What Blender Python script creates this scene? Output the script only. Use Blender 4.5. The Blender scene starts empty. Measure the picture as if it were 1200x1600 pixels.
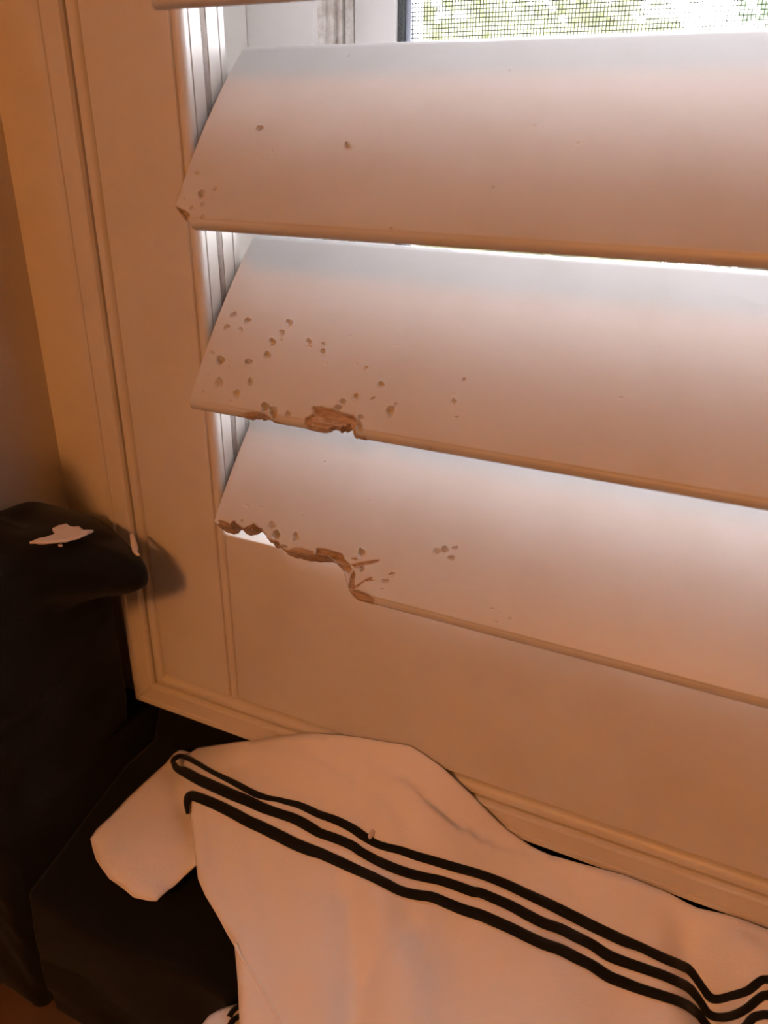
import bpy, bmesh, math, random
import numpy as np
from mathutils import Vector, Matrix, noise
from mathutils.geometry import delaunay_2d_cdt
random.seed(7)
S = bpy.context.scene
COL = S.collection

# ------------------------------------------------------------------ camera
CAM = np.array([0.230246, -0.293697, 0.004469])
YAW, PITCH, ROLL, F = 0.454748, 0.438574, 0.007098, 1287.789
cy_, sy_, cp_, sp_ = math.cos(YAW), math.sin(YAW), math.cos(PITCH), math.sin(PITCH)
fw = np.array([-sy_*cp_, cy_*cp_, -sp_]); rt0 = np.array([cy_, sy_, 0.0]); up0 = np.cross(rt0, fw)
rt = math.cos(ROLL)*rt0 + math.sin(ROLL)*up0; up = -math.sin(ROLL)*rt0 + math.cos(ROLL)*up0
cd = bpy.data.cameras.new('camera'); cam = bpy.data.objects.new('camera', cd); COL.objects.link(cam)
cam.matrix_world = Matrix(((rt[0], up[0], -fw[0], CAM[0]), (rt[1], up[1], -fw[1], CAM[1]), (rt[2], up[2], -fw[2], CAM[2]), (0, 0, 0, 1)))
cd.sensor_fit = 'VERTICAL'; cd.sensor_height = 36.0; cd.lens = 36.0*F/1600.0; cd.clip_start = 0.01
cd.dof.use_dof = True; cd.dof.focus_distance = 0.385; cd.dof.aperture_fstop = 9.5
S.camera = cam

# ------------------------------------------------------------------ world, lamp, exposure
W = bpy.data.worlds.new('world'); S.world = W; W.use_nodes = True
nt = W.node_tree; bg = nt.nodes['Background']
sky = nt.nodes.new('ShaderNodeTexSky'); sky.sky_type = 'NISHITA'; sky.sun_disc = False
sky.sun_elevation = math.radians(48); sky.sun_rotation = math.radians(150); sky.dust_density = 3.0; sky.air_density = 1.0
mx = nt.nodes.new('ShaderNodeMix'); mx.data_type = 'RGBA'; mx.inputs[0].default_value = 0.72
mx.inputs[7].default_value = (1.0, 0.965, 0.985, 1)            # high thin cloud over the blue
mul = nt.nodes.new('ShaderNodeVectorMath'); mul.operation = 'SCALE'; mul.inputs['Scale'].default_value = 0.11
nt.links.new(sky.outputs[0], mul.inputs[0]); nt.links.new(mul.outputs[0], mx.inputs[6])
nt.links.new(mx.outputs[2], bg.inputs[0]); bg.inputs[1].default_value = 36.0
LAMP_COLOR = (1.0, 0.362, 0.092)
LAMP_POWER = 22.0
FILL_POWER = 15.0
S.view_settings.view_transform = 'Standard'; S.view_settings.look = 'None'
S.view_settings.exposure = 0.0; S.view_settings.gamma = 1.0; S.view_settings.use_curve_mapping = False

# ------------------------------------------------------------------ measuring helpers
def ray(q): return fw + (q[0]-600)/F*rt - (q[1]-800)/F*up
def on_plane(q, n, c):
    d = ray(q); n = np.asarray(n, float); return CAM + (c - n@CAM)/(n@d)*d
def smooth(t): t = np.clip(t, 0, 1); return t*t*(3-2*t)

# ------------------------------------------------------------------ object helpers
def tag(o, label=None, cat=None, group=None, kind=None):
    for k, v in (('label', label), ('category', cat), ('group', group), ('kind', kind)):
        if v: o[k] = v
    return o
def link(name, me, mat=None, parent=None):
    o = bpy.data.objects.new(name, me); COL.objects.link(o)
    if mat: me.materials.append(mat)
    if parent: o.parent = parent
    return o
def empty(name, loc=(0, 0, 0)):
    o = bpy.data.objects.new(name, None); COL.objects.link(o); o.location = loc; o.empty_display_size = .02
    return o
def from_bm(name, bm, mat=None, parent=None, sm=False, ang=35):
    me = bpy.data.meshes.new(name)
    bmesh.ops.recalc_face_normals(bm, faces=bm.faces[:])
    bm.to_mesh(me); bm.free()
    if sm:
        me.polygons.foreach_set('use_smooth', [True]*len(me.polygons)); me.set_sharp_from_angle(angle=math.radians(ang))
    return link(name, me, mat, parent)
def add_box(bm, a, b, bev=0.0, seg=2):
    r = bmesh.ops.create_cube(bm, size=1.0); vs = r['verts']
    for v in vs: v.co = Vector([a[i]+(v.co[i]+.5)*(b[i]-a[i]) for i in range(3)])
    if bev:
        es = list({e for v in vs for e in v.link_edges})
        bmesh.ops.bevel(bm, geom=es, offset=bev, segments=seg, profile=.5, affect='EDGES')
def box(name, a, b, mat, parent=None, bev=0.0, sm=None):
    bm = bmesh.new(); add_box(bm, a, b, bev); return from_bm(name, bm, mat, parent, sm=bool(bev))
def extrude_z(name, prof, z0, z1, mat, parent, ang=30):
    """closed profile [(x, y)] extruded between two heights"""
    bm = bmesh.new(); lo = [bm.verts.new((x, y, z0)) for x, y in prof]; hi = [bm.verts.new((x, y, z1)) for x, y in prof]
    n = len(prof)
    for i in range(n): bm.faces.new((lo[i], lo[(i+1) % n], hi[(i+1) % n], hi[i]))
    bm.faces.new(lo[::-1]); bm.faces.new(hi)
    return from_bm(name, bm, mat, parent, sm=True, ang=ang)
def arc(cx, cy, r, a0, a1, n):
    return [(cx+r*math.cos(math.radians(a0+(a1-a0)*i/n)), cy+r*math.sin(math.radians(a0+(a1-a0)*i/n))) for i in range(n+1)]

# ------------------------------------------------------------------ materials
def material(name):
    m = bpy.data.materials.new(name); m.use_nodes = True; n = m.node_tree.nodes; l = m.node_tree.links
    return m, n, l, n['Principled BSDF']
def add_bump(n, l, b, src, strength, dist):
    bp = n.new('ShaderNodeBump'); bp.inputs['Strength'].default_value = strength; bp.inputs['Distance'].default_value = dist
    l.new(src, bp.inputs['Height']); l.new(bp.outputs[0], b.inputs['Normal']); return bp
def paint(name, col, rough, specks=0.0, wood=False, bump=.06, dust=0.0):
    m, n, l, b = material(name)
    tc = n.new('ShaderNodeTexCoord')
    def nz(scale, detail=3, rgh=.5):
        t = n.new('ShaderNodeTexNoise'); t.inputs['Scale'].default_value = scale; t.inputs['Detail'].default_value = detail; t.inputs['Roughness'].default_value = rgh
        l.new(tc.outputs['Object'], t.inputs['Vector']); return t
    def ramp(src, a, c):
        r = n.new('ShaderNodeMapRange'); r.inputs[1].default_value = a; r.inputs[2].default_value = c; l.new(src, r.inputs[0]); return r.outputs[0]
    def mix(fac, a, c):
        x = n.new('ShaderNodeMix'); x.data_type = 'RGBA'; l.new(fac, x.inputs[0])
        if isinstance(a, tuple): x.inputs[6].default_value = a
        else: l.new(a, x.inputs[6])
        if isinstance(c, tuple): x.inputs[7].default_value = c
        else: l.new(c, x.inputs[7])
        return x.outputs[2]
    dirty = tuple(c*k for c, k in zip(col, (.93, .91, .88)))+(1,)
    cur = mix(ramp(nz(22, 4).outputs[0], .45, .75), tuple(col)+(1,), dirty)
    if dust:
        cur = mix(ramp(nz(160, 5, .7).outputs[0], .52-dust*.12, .8), cur, (.42, .36, .31, 1))
    if specks:
        v = n.new('ShaderNodeTexVoronoi'); v.inputs['Scale'].default_value = 130; l.new(tc.outputs['Object'], v.inputs['Vector'])
        near = ramp(v.outputs['Distance'], .085, .05)
        rnd = n.new('ShaderNodeSeparateColor'); l.new(v.outputs['Color'], rnd.inputs[0])
        pick = ramp(rnd.outputs[0], 1-specks, 1-specks+.02)
        mu = n.new('ShaderNodeMath'); mu.operation = 'MULTIPLY'; l.new(near, mu.inputs[0]); l.new(pick, mu.inputs[1])
        mu2 = n.new('ShaderNodeMath'); mu2.operation = 'MULTIPLY'; mu2.inputs[1].default_value = .55; l.new(mu.outputs[0], mu2.inputs[0])
        cur = mix(mu2.outputs[0], cur, (.25, .18, .13, 1))
    b.inputs['Roughness'].default_value = rough
    bumpsrc = nz(420, 2).outputs[0]
    if wood:
        at = n.new('ShaderNodeAttribute'); at.attribute_name = 'wood'
        mp = n.new('ShaderNodeMapping'); mp.inputs['Scale'].default_value = (1, 6, 6); l.new(tc.outputs['Object'], mp.inputs[0])
        g = n.new('ShaderNodeTexNoise'); g.inputs['Scale'].default_value = 170; g.inputs['Detail'].default_value = 5; l.new(mp.outputs[0], g.inputs['Vector'])
        wcol = mix(ramp(g.outputs[0], .35, .65), (.56, .43, .32, 1), (.34, .24, .165, 1))
        cur = mix(at.outputs['Fac'], cur, wcol)
        rr = n.new('ShaderNodeMapRange'); rr.inputs[3].default_value = rough; rr.inputs[4].default_value = .9; l.new(at.outputs['Fac'], rr.inputs[0]); l.new(rr.outputs[0], b.inputs['Roughness'])
        mm = n.new('ShaderNodeMath'); mm.operation = 'MULTIPLY'; l.new(at.outputs['Fac'], mm.inputs[0]); l.new(g.outputs[0], mm.inputs[1])
        m3 = n.new('ShaderNodeMath'); m3.operation = 'MULTIPLY_ADD'; m3.inputs[1].default_value = 12; l.new(mm.outputs[0], m3.inputs[0]); l.new(bumpsrc, m3.inputs[2]); bumpsrc = m3.outputs[0]
    l.new(cur, b.inputs['Base Color'])
    add_bump(n, l, b, bumpsrc, bump, .0006 if wood else .0004)
    return m
def fabric(name, col, rough=.95, weave=900, strength=.25, spots=False):
    m, n, l, b = material(name); tc = n.new('ShaderNodeTexCoord')
    b.inputs['Base Color'].default_value = tuple(col)+(1,); b.inputs['Roughness'].default_value = rough
    b.inputs['Specular IOR Level'].default_value = .15
    b.inputs['Sheen Weight'].default_value = .12
    t = n.new('ShaderNodeTexNoise'); t.inputs['Scale'].default_value = weave; t.inputs['Detail'].default_value = 2; l.new(tc.outputs['Object'], t.inputs['Vector'])
    add_bump(n, l, b, t.outputs[0], strength, .0004)
    return m
def plain(name, col, rough=.6, scale=60, var=.8):
    m, n, l, b = material(name); tc = n.new('ShaderNodeTexCoord')
    t = n.new('ShaderNodeTexNoise'); t.inputs['Scale'].default_value = scale; t.inputs['Detail'].default_value = 4; l.new(tc.outputs['Object'], t.inputs['Vector'])
    r = n.new('ShaderNodeValToRGB'); r.color_ramp.elements[0].position = .3; r.color_ramp.elements[1].position = .7
    r.color_ramp.elements[0].color = tuple(c*var for c in col)+(1,); r.color_ramp.elements[1].color = tuple(col)+(1,)
    l.new(t.outputs[0], r.inputs[0]); l.new(r.outputs[0], b.inputs['Base Color']); b.inputs['Roughness'].default_value = rough
    return m
M_LOUVER = paint('louver_paint', (.61, .60, .60), .38, specks=.035, wood=True, bump=.05)
M_PAINT = paint('shutter_paint', (.71, .68, .645), .38, specks=.004, bump=.04)
M_WALL = paint('wall_paint', (.74, .70, .65), .8, bump=.15)
M_VINYL = paint('window_vinyl', (.87, .86, .87), .35, specks=.05, bump=.03)
M_DUSTY = paint('dusty_vinyl', (.84, .82, .80), .6, specks=.2, bump=.2, dust=1.2)
M_FELT = fabric('felt_strip', (.36, .31, .28), weave=1500, strength=1.0)
M_GASKET = plain('gasket_rubber', (.10, .115, .12), .7, 900, .4)
M_MESH = plain('screen_wire', (.10, .105, .10), .5, 200)
M_WOOD = paint('splintered_wood', (.55, .42, .31), .8, bump=.4)
M_BLACK = fabric('black_cloth', (.0048, .0040, .0038), .8, weave=500, strength=.3)
M_SHIRT = fabric('white_cotton', (.90, .86, .86), .95, weave=1300, strength=.28)
M_STRIPE = fabric('black_stripe_cloth', (.010, .010, .011), .9, weave=1500, strength=.3)
M_CHIP = paint('paint_chip', (.72, .65, .62), .6, bump=.4)
M_FLOOR = plain('floor_wood', (.20, .12, .075), .5, 14, .6)
M_LAWN = plain('patio_paving', (.40, .375, .36), .9, 1.5, .8)
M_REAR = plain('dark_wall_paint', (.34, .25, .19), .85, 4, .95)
M_BARK = plain('tree_bark', (.20, .15, .11), .9, 12)
M_CEIL = plain('ceiling_paint', (.75, .70, .64), .9, 5, .97)

# ------------------------------------------------------------------ room shell
WY, LX, FZ, CZ = 0.020, -0.130, -0.46, 1.75         # window wall face, left wall face, floor, ceiling
OX0, OX1, OZ0, OZ1 = -0.052, 0.575, -0.290, 0.87    # window opening
RX1, RY0 = 2.9, -3.4
LZ = 1.25
def struct(o): o['kind'] = 'structure'; return o
bm = bmesh.new()
yo = 0.16
add_box(bm, (LX-.2, WY, FZ-.1), (OX0, yo, CZ+.1)); add_box(bm, (OX1, WY, FZ-.1), (RX1+.1, yo, CZ+.1))
add_box(bm, (OX0, WY, FZ-.1), (OX1, yo, OZ0)); add_box(bm, (OX0, WY, OZ1), (OX1, yo, CZ+.1))
struct(from_bm('wall_window', bm, M_WALL))
struct(box('wall_left', (LX-.2, RY0, FZ-.1), (LX, WY, CZ+.1), M_WALL))
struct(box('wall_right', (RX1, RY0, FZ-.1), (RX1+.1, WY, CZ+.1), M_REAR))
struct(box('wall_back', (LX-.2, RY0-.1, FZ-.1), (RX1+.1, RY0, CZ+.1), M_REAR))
struct(box('ceiling', (LX, RY0, CZ), (RX1, WY, CZ+.1), M_CEIL))
fl = struct(empty('floor', (0, 0, FZ)))
bm = bmesh.new(); add_box(bm, (LX, RY0, -.1), (RX1, WY, -.004)); from_bm('subfloor', bm, M_FLOOR, fl)
x = LX
while x < .5:                                          # floorboards in and near the view
    bm = bmesh.new(); add_box(bm, (x+.0008, -.9, -.004), (min(x+.089, .55), WY, 0), .0006, 1); from_bm('floorboard', bm, M_FLOOR, fl, sm=True); x += .09
def lamp(name, loc, size, power, color):
    d = bpy.data.lights.new(name, 'AREA'); d.shape = 'DISK'; d.size = size; d.energy = power; d.color = color
    o = bpy.data.objects.new(name, d); COL.objects.link(o); o.location = loc; return o
# ceiling light of the room (behind the photographer)
lt = empty('pendant_light', (.08, -2.3, LZ))
tag(lt, 'round warm pendant light hanging from the ceiling behind the viewer', 'light')
bm = bmesh.new(); bmesh.ops.create_cone(bm, cap_ends=True, segments=40, radius1=.31, radius2=.31, depth=.05)
for v in bm.verts: v.co.z -= .025
from_bm('lamp_base', bm, M_CEIL, lt, sm=True)
bm = bmesh.new(); bmesh.ops.create_cone(bm, cap_ends=True, segments=12, radius1=.006, radius2=.006, depth=CZ-LZ-.001)
for v in bm.verts: v.co.z += (CZ-LZ-.001)/2
from_bm('cord', bm, M_CEIL, lt, sm=True)
L = lamp('lamp_glow', (.08, -2.3, LZ-.06), .60, LAMP_POWER, LAMP_COLOR)
L.rotation_euler = (math.radians(58), 0, 0)
L2 = lamp('fill_down', (.08, -2.3, LZ-.055), .36, FILL_POWER, LAMP_COLOR)  # added fill under the pendant, brightens the shirt and other upward faces

# ------------------------------------------------------------------ outer window
win = struct(empty('window_1', (0, .117, OZ0)))
def wpart(name, a, b, mat, bev=.0008):
    bm = bmesh.new(); add_box(bm, a, b, bev)
    for v in bm.verts: v.co -= Vector((0, .117, OZ0))
    return from_bm(name, bm, mat, win, sm=True)
H0, H1 = OZ0+.001, OZ1-.001
wpart('window_frame', (OX0-.004+.004, .117, H0), (-.0115, .156, H1), M_VINYL)
wpart('window_frame', (.54, .117, H0), (OX1-.0005, .156, H1), M_VINYL)
# vertical track: recessed ridges, dusty
tr = [(-.0115, .121), (-.0090, .121), (-.0085, .124), (-.0060, .124), (-.0056, .122), (-.0030, .122), (-.0026, .125), (-.0002, .125), (.0002, .122), (.0020, .122), (.0024, .125), (.0049, .125), (.0049, .150), (-.0115, .150)]
o = extrude_z('window_track', tr, H0, H1, M_DUSTY, None); o.parent = win; o.matrix_parent_inverse = Matrix.Translation((0, -.117, -OZ0))
wpart('window_track', (.0051, .119, H0), (.0100, .15, H1), M_DUSTY)
wpart('sash_gap_strip', (.0100, .122, H0), (.0114, .15, H1), plain('brown_gap_strip', (.20, .13, .09), .8, 300))  # brown strip standing in for the dark of the gap beside the sash
wpart('sash_stile', (.0115, .117, H0+.045), (.0336, .150, H1-.04), M_VINYL)
wpart('sash_stile', (.512, .117, H0+.045), (.539, .150, H1-.04), M_VINYL)
wpart('sash_rail', (.0115, .117, H0+.012), (.539, .150, H0+.045), M_VINYL)
wpart('sash_rail', (.0115, .117, H1-.04), (.539, .150, H1), M_VINYL)
wpart('window_frame', (-.0114, .119, H0), (.539, .155, H0+.0118), M_VINYL)
wpart('screen_gasket', (.0337, .119, H0+.0452), (.0369, .124, H1-.0402), M_GASKET, .0005)
wpart('screen_gasket', (.0372, .119, H0+.0452), (.5118, .124, H0+.0485), M_GASKET, .0005)
M_BLUE = paint('screen_edge_paint', (.42, .47, .58), .5, bump=.3)
wpart('screen_edge', (.0370, .1215, H0+.0487), (.0396, .125, H1-.0402), M_BLUE, .0004)
# insect screen: woven wires
bm = bmesh.new(); ZX0, ZX1, ZZ0, ZZ1 = .0370, .512, H0+.0487, H1-.0405
rw = .00021
def wire(p0, p1, ax, seg, amp, ph):
    prev = None
    for i in range(seg+1):
        t = i/seg; c = Vector(p0).lerp(Vector(p1), t); c.y += 0
        w = amp*math.sin(ph+t*37)+amp*.7*math.sin(ph*3.1+t*83)
        if ax == 'z': c.x += w; offs = ((-rw, -rw, 0), (rw, -rw, 0), (0, rw, 0))
        else: c.z += w; offs = ((0, -rw, -rw), (0, -rw, rw), (0, rw, 0))
        cur = [bm.verts.new(c+Vector(q)) for q in offs]
        if prev:
            for k in range(3): bm.faces.new((prev[k], prev[(k+1) % 3], cur[(k+1) % 3], cur[k]))
        prev = cur
x = ZX0; k = 0
while x < ZX1:
    wire((x, .1226, ZZ0), (x, .1226, ZZ1), 'z', 60, .00010, k*1.7); x += .00155; k += 1
z = ZZ0
while z < ZZ1:
    wire((ZX0, .1226, z), (ZX1, .1226, z), 'x', 24, .00005, z*90); z += .00178
for v in bm.verts: v.co -= Vector((0, .117, OZ0))
scr = from_bm('insect_screen', bm, M_MESH, win); scr['kind'] = 'stuff'
# glass
mg, n, l, b = material('window_glass'); n.remove(b)
tp = n.new('ShaderNodeBsdfTransparent'); gl = n.new('ShaderNodeBsdfGlossy'); gl.inputs['Roughness'].default_value = .02; fr = n.new('ShaderNodeFresnel'); fr.inputs[0].default_value = 1.25
ms = n.new('ShaderNodeMixShader'); l.new(fr.outputs[0], ms.inputs[0]); l.new(tp.outputs[0], ms.inputs[1]); l.new(gl.outputs[0], ms.inputs[2]); l.new(ms.outputs[0], n['Material Output'].inputs[0])
wpart('window_pane', (.0337, .136, H0+.0452), (.5118, .139, H1-.0402), mg, 0)
struct(box('window_sill', (OX0, WY+.001, OZ0-.002), (OX1, .1165, OZ0+.004), M_VINYL, None, .001))
struct(box('trim_1', (OX0-.0035, .0505, OZ0+.0045), (OX0+.0005, .1165, OZ1), M_PAINT))      # white side lining of the opening

# ------------------------------------------------------------------ shutter frame (four mitred sides)
fr_ = empty('shutter_frame', (-.054, 0, -.2835))
tag(fr_, 'white painted moulded frame mitred at the corners around the louvered shutter panel', 'frame')
IX0, IX1, IZ0, IZ1 = -.0540, .5685, -.2838, .862
def frame_profile():
    p = [(0.0, .049), (0.0, .0100)]
    p += [(.0046-.0042*math.cos(math.radians(a)), .0062-.0054*math.sin(math.radians(a))) for a in (0, 15, 30, 45, 60, 75, 90)]
    p += [(.0064, .0012), (.0074, .0024), (.0078, .0046), (.0086, .0046), (.0088, .0020), (.0098, .0005), (.0112, .0000)]
    p += [(.0116, .0009), (.0208, .0009), (.0212, .0002), (.0240, .0002), (.0250, .0012), (.0252, .0197), (.0030, .0197), (.0022, .049)]
    return p
FP = frame_profile()
def frame_side(i):
    cs = [(IX0, IZ0), (IX1, IZ0), (IX1, IZ1), (IX0, IZ1)]; sg = [(-1, -1), (1, -1), (1, 1), (-1, 1)]
    A, B = i, (i+1) % 4; g = .00012
    bm = bmesh.new(); rows = []
    for K, s in ((A, 1), (B, -1)):
        d = Vector((cs[B][0]-cs[A][0], 0, cs[B][1]-cs[A][1])).normalized()*g*s
        rows.append([bm.verts.new(Vector((cs[K][0]+sg[K][0]*a, y, cs[K][1]+sg[K][1]*a))+d-fr_.location) for a, y in FP])
    n = len(FP)
    for k in range(n): bm.faces.new((rows[0][k], rows[0][(k+1) % n], rows[1][(k+1) % n], rows[1][k]))
    bm.faces.new(rows[0]); bm.faces.new(rows[1][::-1])
    return from_bm('frame_side', bm, M_PAINT, fr_, sm=True, ang=25)
for i in range(4): frame_side(i)

# ------------------------------------------------------------------ shutter panel
AL = 0.7266; SP = 0.075969; YC = 0.0120; LW = 0.089
sh = empty('plantation_shutter', (0, YC, -.2813))
tag(sh, 'white wooden plantation shutter with chewed tilted louvers over the window', 'shutter')
def sub(o): o.location = o.location - sh.location; return o
def stile(sx, x0):
    pts = [(-.0520, .0290), (-.0532, .0278), (-.0532, .0012), (-.0526, .0003), (-.0515, 0), (-.0078, 0), (-.0073, .0004), (-.0070, .0014), (-.0064, .0014), (-.0061, .0006)]
    pts += [(-.0046+.0026*math.sin(math.radians(a)), .0030-.0028*math.cos(math.radians(a))) for a in (-20, 0, 20, 40, 60, 80, 90)]
    pts += [(-.0020, .0048), (-.0027, .0051), (-.0027, .0055), (-.0020, .0058), (-.0020, .0126), (-.0034, .0127), (-.0034, .0166), (-.0020, .0167), (-.0020, .0240), (-.0027, .0242), (-.0027, .0247), (-.0020, .0249), (-.0020, .0283), (-.0026, .0290)]
    pts = [(x0+sx*(x), y) for x, y in pts]
    if sx < 0: pts = pts[::-1]
    o = extrude_z('stile', pts, -.2812, .858, M_PAINT, sh, ang=28); o['label'] = 'left upright of the shutter panel with a beaded inner edge' if sx > 0 else 'right upright of the shutter panel'
    sub(o)
    xs = sorted((x0+sx*-.0035, x0+sx*-.0022))
    f = box('felt_strip', (xs[0], .0129, -.178), (xs[1], .0169, .75), M_FELT, o, .0004)
    # worn, uneven pile
    me = f.data; bmf = bmesh.new(); bmf.from_mesh(me)
    es = [e for e in bmf.edges if abs(e.verts[0].co.z-e.verts[1].co.z) > .5]
    bmesh.ops.subdivide_edges(bmf, edges=es, cuts=180)
    for v in bmf.verts:
        nz = noise.noise(Vector((0, 0, v.co.z*110)))*.0007+noise.noise(Vector((5, v.co.y*900, v.co.z*400)))*.0005
        v.co.y += nz; v.co.x += sx*noise.noise(Vector((9, v.co.y*700, v.co.z*350)))*.0005
    bmf.to_mesh(me); bmf.free()
stile(1, 0.0); stile(-1, 0.5145)
def rail(z0, z1):
    bm = bmesh.new(); add_box(bm, (-.00165, .0003, z0), (.5162, .0287, z1), .0010, 3)
    return sub(from_bm('rail', bm, M_PAINT, sh, sm=True, ang=25))
r_ = rail(-.2812, -.1800); r_['label'] = 'wide bottom rail below the lowest louver'
rail(.740, .858)

# --- louver surface: v runs from the room-side edge (0) to the window-side edge, t is the height over the mid plane
RN = .0028
def half(v):
    u = np.clip((v-LW/2)/(LW/2), -1, 1)
    return RN + .0031*(1-u*u)
CA, SA = math.cos(AL), math.sin(AL)
DV = np.array([0, SA, CA])                 # along v (up and towards the window)
DN = np.array([0, -CA, SA])                # face normal (room side, up)
def louver_point(k, x, v, t):
    c = np.array([0, YC, -k*SP]); return c + np.array([x, 0, 0]) + DV*(v-LW/2) + DN*t
def louver_uv(k, q, face=True, low=0.0):
    """where the sight line of a photo pixel meets louver k: (x, v)"""
    c = np.array([0, YC, -k*SP]); h = RN if face else low
    for _ in range(8):
        P = on_plane(q, DN, DN@c+h); v = (P-c)@DV + LW/2
        if face: h = float(half(np.array(max(v, .001))))
        else: break
    return np.array([P[0], v])
def hashn(a, b=0.0, c=0.0): return noise.noise(Vector((a, b, c)))

LNAMES = {}
def make_louver(k, label, pits=(), cut=None, patches=(), fine=True, x1=.5125):
    """pits: (px, py, rx, ry, angle deg, depth mm); cut: photo outline of the broken edge; patches: (polygon, depth mm)"""
    L = x1; x0 = .0003
    if fine:
        xs = np.concatenate([np.arange(x0, .135, .00033), np.linspace(.135, .19, 90), np.linspace(.191, L, 60)])
        vt = np.concatenate([np.arange(RN, .062, .00034), np.linspace(.0625, LW-RN, 22)])
    else:
        xs = np.linspace(x0, L, 12); vt = np.linspace(RN, LW-RN, 26)
    nn = 12 if fine else 6
    a = np.radians(np.linspace(-90, 90, 2*nn+1))[1:-1]
    vb = np.linspace(LW-RN, RN, 30)
    V = np.concatenate([RN-RN*np.cos(a), vt, LW-RN+RN*np.cos(a), vb])
    T = np.concatenate([RN*np.sin(a), half(vt), RN*np.sin(a)[::-1], -half(vb)])
    top = np.concatenate([np.sin(a) > -.2, np.ones(len(vt), bool), np.zeros(len(a)+len(vb), bool)])
    # blend nose to crown curve
    nx, nv = len(xs), len(V)
    X = np.repeat(xs[:, None], nv, 1); VV = np.repeat(V[None], nx, 0).copy(); TT = np.repeat(T[None], nx, 0).copy(); TOP = np.repeat(top[None], nx, 0)
    wood = np.zeros((nx, nv)); dep = np.zeros((nx, nv))
    if patches:
        for poly, d in patches:
            P = np.array([louver_uv(k, q) for q in poly]); m, dist = in_poly(X, VV, P)
            rough = fractal(X*1000, VV*1000, 3.1)
            dd = np.where(m, smooth(dist/.0009)*d*.001*(1+.45*rough), 0)
            dd = np.where(TOP, dd, 0); dep = np.maximum(dep, dd); wood = np.maximum(wood, np.where(m & TOP, smooth(dist/.0004), 0))
    for pit in pits:
        px, py, rx, ry, an, d = pit
        c = louver_uv(k, (px, py)); ca, sa = math.cos(math.radians(an)), math.sin(math.radians(an))
        e1 = louver_uv(k, (px+rx*ca, py+rx*sa))-c; e2 = louver_uv(k, (px-ry*sa, py+ry*ca))-c
        Mi = np.linalg.inv(np.array([e1, e2]).T)
        box_ = (abs(X-c[0]) < .006) & (abs(VV-c[1]) < .006) & TOP
        if not box_.any(): continue
        dx, dv = X[box_]-c[0], VV[box_]-c[1]
        u, w = Mi[0, 0]*dx+Mi[0, 1]*dv, Mi[1, 0]*dx+Mi[1, 1]*dv
        th = np.arctan2(w, u); r = np.hypot(u, w)*(1+.10*np.sin(3*th+px)+.07*np.sin(5*th+py))
        g = np.clip(1-r**2.6, 0, 1)**.8*d*.0018*(1-.45*np.clip(w, -1, 1))
        rim = -.00018*np.exp(-((r-1.12)/.16)**2)*min(1, d)
        cur = dep[box_]; dep[box_] = np.where(r < 1, np.maximum(cur, g), cur+rim*(cur < 1e-5))
        if d >= .9: wood[box_] = np.maximum(wood[box_], smooth((.75-r)/.25)*(.0 if d < 1.3 else .35))
    TT = TT-dep
    if cut is not None:
        C = np.array([louver_uv(k, q, False) for q in cut]); C2 = np.array([louver_uv(k, q, False, -.0042) for q in cut]); wt = np.clip(C[:, 1:]/.004, 0, 1); wt = np.convolve(np.pad(wt[:, 0], 2, mode='edge'), np.ones(5)/5, 'valid')[:, None]; C = C*(1-wt)+C2*wt; o = np.argsort(C[:, 0], kind='stable'); C = C[o]
        cx = C[:, 0]; cv = C[:, 1]
        vm = np.interp(X, cx, cv, left=-1 if cut[0][0] > 345 else cv[0], right=-1)
        jag = fractal(X*1000, TT*1000*2.0, 7.7)*.0006 + fractal(X*2600, TT*1500, 2.2)*.00025
        slant = TT*.12
        vm2 = np.where(vm > .0003, vm+jag+slant*np.clip(vm/.004, 0, 1), vm)
        hit = VV < vm2
        wood = np.where(hit, 1, wood)
        # paint torn back a little beside the break
        near = (VV-vm2 < .0005) & (vm > .001) & TOP
        wood = np.where(near, np.maximum(wood, .8), wood)
        VV = np.where(hit, vm2, VV)
    c = np.array([0, YC, -k*SP])
    pos = np.stack([X, c[1]+DV[1]*(VV-LW/2)+DN[1]*TT, c[2]+DV[2]*(VV-LW/2)+DN[2]*TT], -1)-np.array(sh.location)
    # end caps: a centre fan
    verts = pos.reshape(-1, 3)
    i = np.arange(nx-1)[:, None]*nv; j = np.arange(nv)[None]; j2 = (j+1) % nv
    quads = np.stack([i+j, i+j2, i+nv+j2, i+nv+j], -1).reshape(-1, 4)
    me = bpy.data.meshes.new('louver')
    nq = len(quads); nvt = len(verts)
    caps = [list(range(nv))[::-1], list(range((nx-1)*nv, nx*nv))]
    me.vertices.add(nvt); me.vertices.foreach_set('co', verts.ravel())
    me.loops.add(nq*4+2*nv); me.loops.foreach_set('vertex_index', np.concatenate([quads.ravel(), caps[0], caps[1]]).astype(np.int32))
    me.polygons.add(nq+2); me.polygons.foreach_set('loop_start', np.concatenate([np.arange(nq)*4, [nq*4, nq*4+nv]]).astype(np.int32))
    me.update(calc_edges=True); me.validate()
    me.polygons.foreach_set('use_smooth', [True]*len(me.polygons))
    at = me.attributes.new('wood', 'FLOAT', 'POINT'); at.data.foreach_set('value', wood.reshape(-1).astype(np.float32))
    me.set_sharp_from_angle(angle=math.radians(48 if fine else 60))
    o = link('louver', me, M_LOUVER, sh)
    if label: o['label'] = label
    return o
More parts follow.
